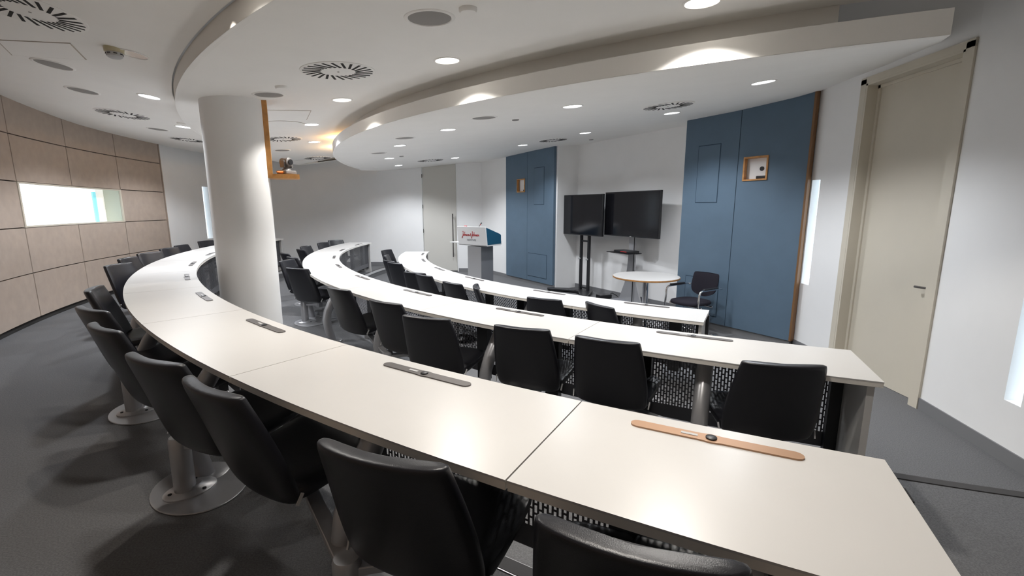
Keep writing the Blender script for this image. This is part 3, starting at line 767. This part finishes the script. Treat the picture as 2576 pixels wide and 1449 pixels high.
t2 = thing('media_player', 'flat black media player with red stripe on the stand shelf', 'media player', (pv.x, pv.y, F3+.927), rz2)
G().box((0,0,.021), (.40,.24,.040)).build('case', 'blackplastic', t2, bevel=.006)
G().box((.06,-.121,.024), (.16,.003,.010)).build('red_stripe', 'red', t2)
# low black power brick on the floor beside the stand
p = Vector((2.62*U, 12.75*U)); t = thing('floor_box', 'small black box with cables on the floor right of the twin-pole stand', 'cable box', (p.x, p.y, F3), .4)
G().box((0,0,.045), (.26,.16,.07)).build('case', 'black', t, bevel=.008)
for a, b in ((-.1,-.05),(.1,-.05),(-.1,.05),(.1,.05)): G().box((a,b,.006), (.03,.03,.012)).build('foot', 'black', t)
G().tube([(.12,0,.06),(.2,.02,.09),(.26,-.02,.05),(.33,.01,.012)], .008, 8).build('cable', 'black', t)

# ------------------------------------------------------------------ round table and visitor chair
t = thing('round_table', 'round white-topped table with wooden rim and chrome stem by the blue wall', 'table', (2.93*U, 9.85*U, F3))
G().lathe([(.470,.700),(.480,.706),(.480,.724),(.001,.724)], n=56).build('tabletop', 'oak', t, smooth=40)
G().lathe([(.476,.7242),(.474,.730),(.001,.730)], n=56).build('laminate', 'top', t, smooth=40)
G().lathe([(.042,.02),(.042,.70)], n=24).build('stem', 'chrome', t, smooth=40)
G().lathe([(.26,.0),(.26,.010),(.20,.02),(.05,.035),(.042,.05)], n=40).build('base', 'chrome', t, smooth=40)
G().lathe([(.12,.685),(.12,.70)], n=24).build('mounting_plate', 'black', t, smooth=40)
f = Vector((-.86,-.51)).normalized(); rz = math.atan2(f.y, f.x) - PI/2
t = thing('visitor_chair', 'black fabric armchair with chrome frame facing the round table', 'chair', (3.63*U, 9.02*U, F3), rz)
def rr_ring(hw, hh, cx, cy, cz, axis, n=20, p=3.2):
    o = []
    for k in range(n):
        a = 2*PI*k/n; c_, s_ = math.cos(a), math.sin(a)
        u = hw*math.copysign(abs(c_)**(2/p), c_); v = hh*math.copysign(abs(s_)**(2/p), s_)
        o.append((cx+u, cy, cz+v) if axis == 'y' else (cx+u, cy+v, cz))
    return o
G().loft([rr_ring(.19,.20,0,.02,.43,'z'), rr_ring(.225,.235,0,.02,.442,'z'), rr_ring(.228,.238,0,.02,.462,'z'), rr_ring(.215,.225,0,.02,.482,'z'), rr_ring(.14,.15,0,.02,.488,'z')]).build('seat', 'fabric', t, smooth=60)
def bk(z, hw, th, y0, k=.035, n=10):
    fr_ = []; ba = []
    for j in range(n+1):
        q = -1+2*j/n; yy = y0 - k*(1-q*q)
        e = th*(1-.6*max(0,abs(q)-.8)/.2)
        fr_.append((hw*q, yy+e/2, z - .03*(q*q if z < .6 else 0)*-1)); ba.append((hw*q, yy-e/2, z + .03*(q*q if z < .6 else 0)))
    return fr_+ba[::-1]
G().loft([bk(.50,.10,.02,-.215), bk(.53,.17,.04,-.22), bk(.58,.205,.045,-.228), bk(.70,.212,.045,-.25), bk(.80,.205,.042,-.272), bk(.83,.195,.03,-.278), bk(.838,.18,.012,-.28)]).build('backrest', 'fabric', t, smooth=70, subd=1)
for s in (-1, 1):
    X = s*.265
    fm = G().tube([(X,-.20,.012),(X,.20,.012),(X,.235,.03),(X,.245,.06),(X,.215,.40),(X,.20,.60),(X,.185,.635),(X,.15,.652),(X,-.20,.655),(X,-.26,.652),(s*.23,-.265,.650)], .0125, 10).build('frame_side', 'chrome', t, smooth=50)
    G().box((X,-.02,.668), (.04,.28,.020)).build('arm_pad', 'blackplastic', fm, bevel=.006)
G().tube([(-.265,.12,.415),(.265,.12,.415)], .011, 8).build('crossbar', 'chrome', t, smooth=50)
G().tube([(-.265,-.18,.012),(.265,-.18,.012)], .0125, 8).build('floor_bar', 'chrome', t, smooth=50)
G().tube([(-.265,-.10,.415),(.265,-.10,.415)], .011, 8).build('crossbar', 'chrome', t, smooth=50)

# ------------------------------------------------------------------ lectern
fv = Vector((.80,-.60)); cxl, cyl = -1.255*U, 14.42*U        # middle of the front face
rz = math.atan2(fv.y, fv.x)
t = thing('lectern', 'grey lectern with white front, teal side and red lettering', 'lectern', (cxl, cyl, F3), rz)
W, D = .80, .50                 # local +x right along the front, +y away from the audience, -y front
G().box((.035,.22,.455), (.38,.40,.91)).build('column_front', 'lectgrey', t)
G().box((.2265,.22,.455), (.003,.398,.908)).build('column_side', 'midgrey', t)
G().box((-.16,.05,.30), (.010,.012,.55)).build('cable', 'black', t)
yf0, yf1 = .0, -.045            # front leans out towards the top
zb0, zt0 = .925, 1.325
sh = G(); th = .02
# white shell: front, bottom, lip
prof = [(yf1, zt0), (yf1+.04, zt0+.004), (yf1+.05, zt0-.02), (yf1+.03, zt0-.02), (yf0+.03, zb0+.03), (D-.02, zb0+.03), (D-.02, zb0+.09), (D+.01, zb0+.09), (D+.01, zb0+.02), (D-.03, zb0), (yf0+.02, zb0), (yf0, zb0+.02)]
n = len(prof)
sh.add([(-W/2, y, z) for y, z in prof] + [(W/2, y, z) for y, z in prof], [tuple(range(n)), tuple(range(n, 2*n))[::-1]] + [(k, (k+1) % n, (k+1) % n+n, k+n) for k in range(n)])
shell = sh.build('white_shell', 'white', t)
sp = [(yf1+.035, zt0-.01), (D-.05, zb0+.24), (D-.022, zb0+.21), (D-.022, zb0+.035), (yf0+.03, zb0+.028)]
for s, nm in ((1, 'side_panel'), (-1, 'side_panel')):
    g = G(); m_ = len(sp); x0, x1 = s*(W/2-.012), s*(W/2+.004)
    g.add([(x0, y, z) for y, z in sp] + [(x1, y, z) for y, z in sp], [tuple(range(m_)), tuple(range(m_, 2*m_))] + [(k, (k+1) % m_, (k+1) % m_+m_, k+m_) for k in range(m_)])
    g.build(nm, 'teal', t)
g = G(); a, b = (yf1+.04, zt0-.012), (D-.05, zb0+.235)
g.add([(-W/2+.012, a[0], a[1]), (W/2-.012, a[0], a[1]), (W/2-.012, b[0], b[1]), (-W/2+.012, b[0], b[1]), (-W/2+.012, a[0], a[1]-.015), (W/2-.012, a[0], a[1]-.015), (W/2-.012, b[0], b[1]-.015), (-W/2+.012, b[0], b[1]-.015)], [(0,1,2,3),(7,6,5,4),(0,4,5,1),(1,5,6,2),(2,6,7,3),(3,7,4,0)])
g.build('reading_top', 'lightgrey', t)
G().box((-W/2-.13, .16, zb0+.045), (.30,.30,.014)).build('side_shelf', 'white', t, bevel=.004)
def strokes(lines, ox, oz, sc, r, m, name):
    g = G(); lean = (yf1-yf0)/(zt0-zb0)
    for ln in lines:
        pts = [(ox+x*sc+z*sc*.18, 0, oz+z*sc) for x, z in ln]
        pts = [(px, yf0+lean*(pz-zb0)-.003, pz) for px, _, pz in pts]
        g.tube(pts, r, 6)
    return g.build(name, m, t, smooth=60)
def jn(x):
    L = [[(x+.05,1.95),(x+.35,2.3),(x+.55,2.2),(x+.45,1.2),(x+.35,0),(x+.2,-1.0),(x-.1,-1.2),(x-.15,-.7),(x+.4,.1),(x+.8,.5)]]
    def o(c): return [(c+.35*math.cos(a*PI/6), .45+.42*math.sin(a*PI/6)) for a in range(13)]
    L.append(o(x+.95))
    L.append([(x+1.35,.4),(x+1.65,1.6),(x+1.6,2.1),(x+1.5,1.6),(x+1.45,0),(x+1.6,.75),(x+1.85,.85),(x+1.95,.5),(x+1.95,.05),(x+2.15,.2)])
    L.append([(x+2.15,.85),(x+2.2,0),(x+2.35,.75),(x+2.6,.85),(x+2.7,.5),(x+2.7,.05),(x+2.9,.2),(x+3.15,.8),(x+3.3,.4),(x+3.15,0),(x+2.95,.05)])
    L.append(o(x+3.75)); L.append([(x+4.15,.85),(x+4.2,0),(x+4.35,.75),(x+4.6,.85),(x+4.7,.5),(x+4.7,.05),(x+4.95,.25)])
    return L
amp = [[(5.95,.05),(5.5,.9),(5.55,1.3),(5.8,1.25),(5.75,.9),(5.25,.45),(5.3,.05),(5.65,.0),(6.0,.6)]]
strokes(jn(0)+amp+jn(6.3), -.262, zb0+.205, .0425, .0042, 'red', 'red_lettering')
txt = bpy.data.curves.new('small_lettering', 'FONT'); txt.body = 'INSTITUTE'; txt.size = .052; txt.extrude = .001; txt.align_x = 'CENTER'
to = bpy.data.objects.new('small_lettering', txt); COL.objects.link(to); to.parent = t
to.location = (-.005, yf0+(yf1-yf0)*.3-.004, zb0+.105); to.rotation_euler = (PI/2 + math.atan((yf1-yf0)/(zt0-zb0))*-1*-1, 0, 0); txt.materials.append(M['ink'])
bpy.context.view_layer.update()
me_ = bpy.data.meshes.new_from_object(to); to2 = bpy.data.objects.new('small_lettering', me_); COL.objects.link(to2); to2.parent = t; to2.location = to.location; to2.rotation_euler = to.rotation_euler; bpy.data.objects.remove(to); to2.name = 'grey_lettering'
RL = Matrix.Rotation(rz, 2)
def onlect(x, y): v = Vector((cxl, cyl)) + RL @ Vector((x, y)); return v.x, v.y
mx, my = onlect(.17, .02)
t3 = thing('microphone', 'thin angled microphone with red ring on the right of the lectern', 'microphone', (mx, my, F3+1.318), rz)
G().tube([(0,0,-.012),(.02,.0,.03),(.06,0,.07)], .005, 8).build('gooseneck', 'black', t3, smooth=50)
G().tube([(.042,0,.052),(.056,0,.066)], .009, 10).build('red_ring', 'red', t3, smooth=50)
G().tube([(.058,0,.068),(.082,0,.095)], .011, 10).build('capsule', 'black', t3, smooth=50)
mx, my = onlect(-.20, .02)
t3 = thing('microphone', 'low red-tipped microphone on the left of the lectern', 'microphone', (mx, my, F3+1.318), rz)
G().tube([(0,0,-.012),(-.01,.0,.010)], .006, 8).build('gooseneck', 'black', t3, smooth=50)
G().tube([(-.04,0,.014),(.03,0,.016)], .011, 10).build('capsule', 'red', t3, smooth=50)

# ------------------------------------------------------------------ hanging oak camera shelf by the column
zs = 1.755; zt = ZC+1.60*U
px, py = -3.765*U, 7.28*U
t = thing('camera_shelf', 'L-shaped oak shelf hanging from the ceiling beside the column', 'shelf', (px, py, zs), rad(26.3))
G().box((.0,0,(zt-zs)/2), (.055,.24,zt-zs)).build('upright', 'oak', t)
G().box((.125,0,-.022), (.305,.24,.045)).build('board', 'oak', t)
t = ptz(px+.145, py+.07, zs+.0015, rad(70), 'grey conference camera with orange tip on the hanging oak shelf', 'camgrey', 1.0)
G().tube([(-.07,-.02,.02),(-.16,-.03,.018)], [.014,.008], 10).build('orange_tip', 'orange', t, smooth=50)

# ------------------------------------------------------------------ other light
# warm cove lamp lying on the canopy behind its nose
def look_up(o): o.rotation_euler = (PI, 0, 0)
x, y = pol(12.85, -168.0)
light('POINT', (x, y, ZC+1.56*U), 16, (1.0,.66,.34), shadow_soft_size=.06)
x, y = pol(12.88, -160.0)
light('POINT', (x, y, ZC+1.55*U), 5, (1.0,.55,.20), shadow_soft_size=.06)

# narrow lamps in the shadow gap washing the middle fascia
for th_ in (-131.0, -118.5):
    x, y = pol(15.735, th_)
    lo = light('SPOT', (x, y, ZC+1.672*U), 26, (1.0,.90,.78), spot_size=rad(78), spot_blend=.5, shadow_soft_size=.02)
# ------------------------------------------------------------------ camera, world, view
cam = bpy.data.cameras.new('camera'); cam.sensor_width = 36; cam.lens = 1145/2576*36; cam.clip_start = .02
co = bpy.data.objects.new('camera', cam); COL.objects.link(co)
co.location = (0, 0, ZC); co.rotation_euler = (PI/2 - math.atan(200.5/1145), 0, 0)
sc = bpy.context.scene; sc.camera = co
w = bpy.data.worlds.new('world'); sc.world = w; w.use_nodes = True
w.node_tree.nodes['Background'].inputs[0].default_value = (.9,.95,1,1); w.node_tree.nodes['Background'].inputs[1].default_value = .3
sc.view_settings.view_transform = 'Standard'; sc.view_settings.look = 'None'; sc.view_settings.gamma = 1; sc.view_settings.use_curve_mapping = False
sc.view_settings.exposure = 0.27
sc.cycles.use_denoising = True
sc.cycles.max_bounces = 10; sc.cycles.diffuse_bounces = 7; sc.cycles.transparent_max_bounces = 16
sc.cycles.sample_clamp_indirect = 6
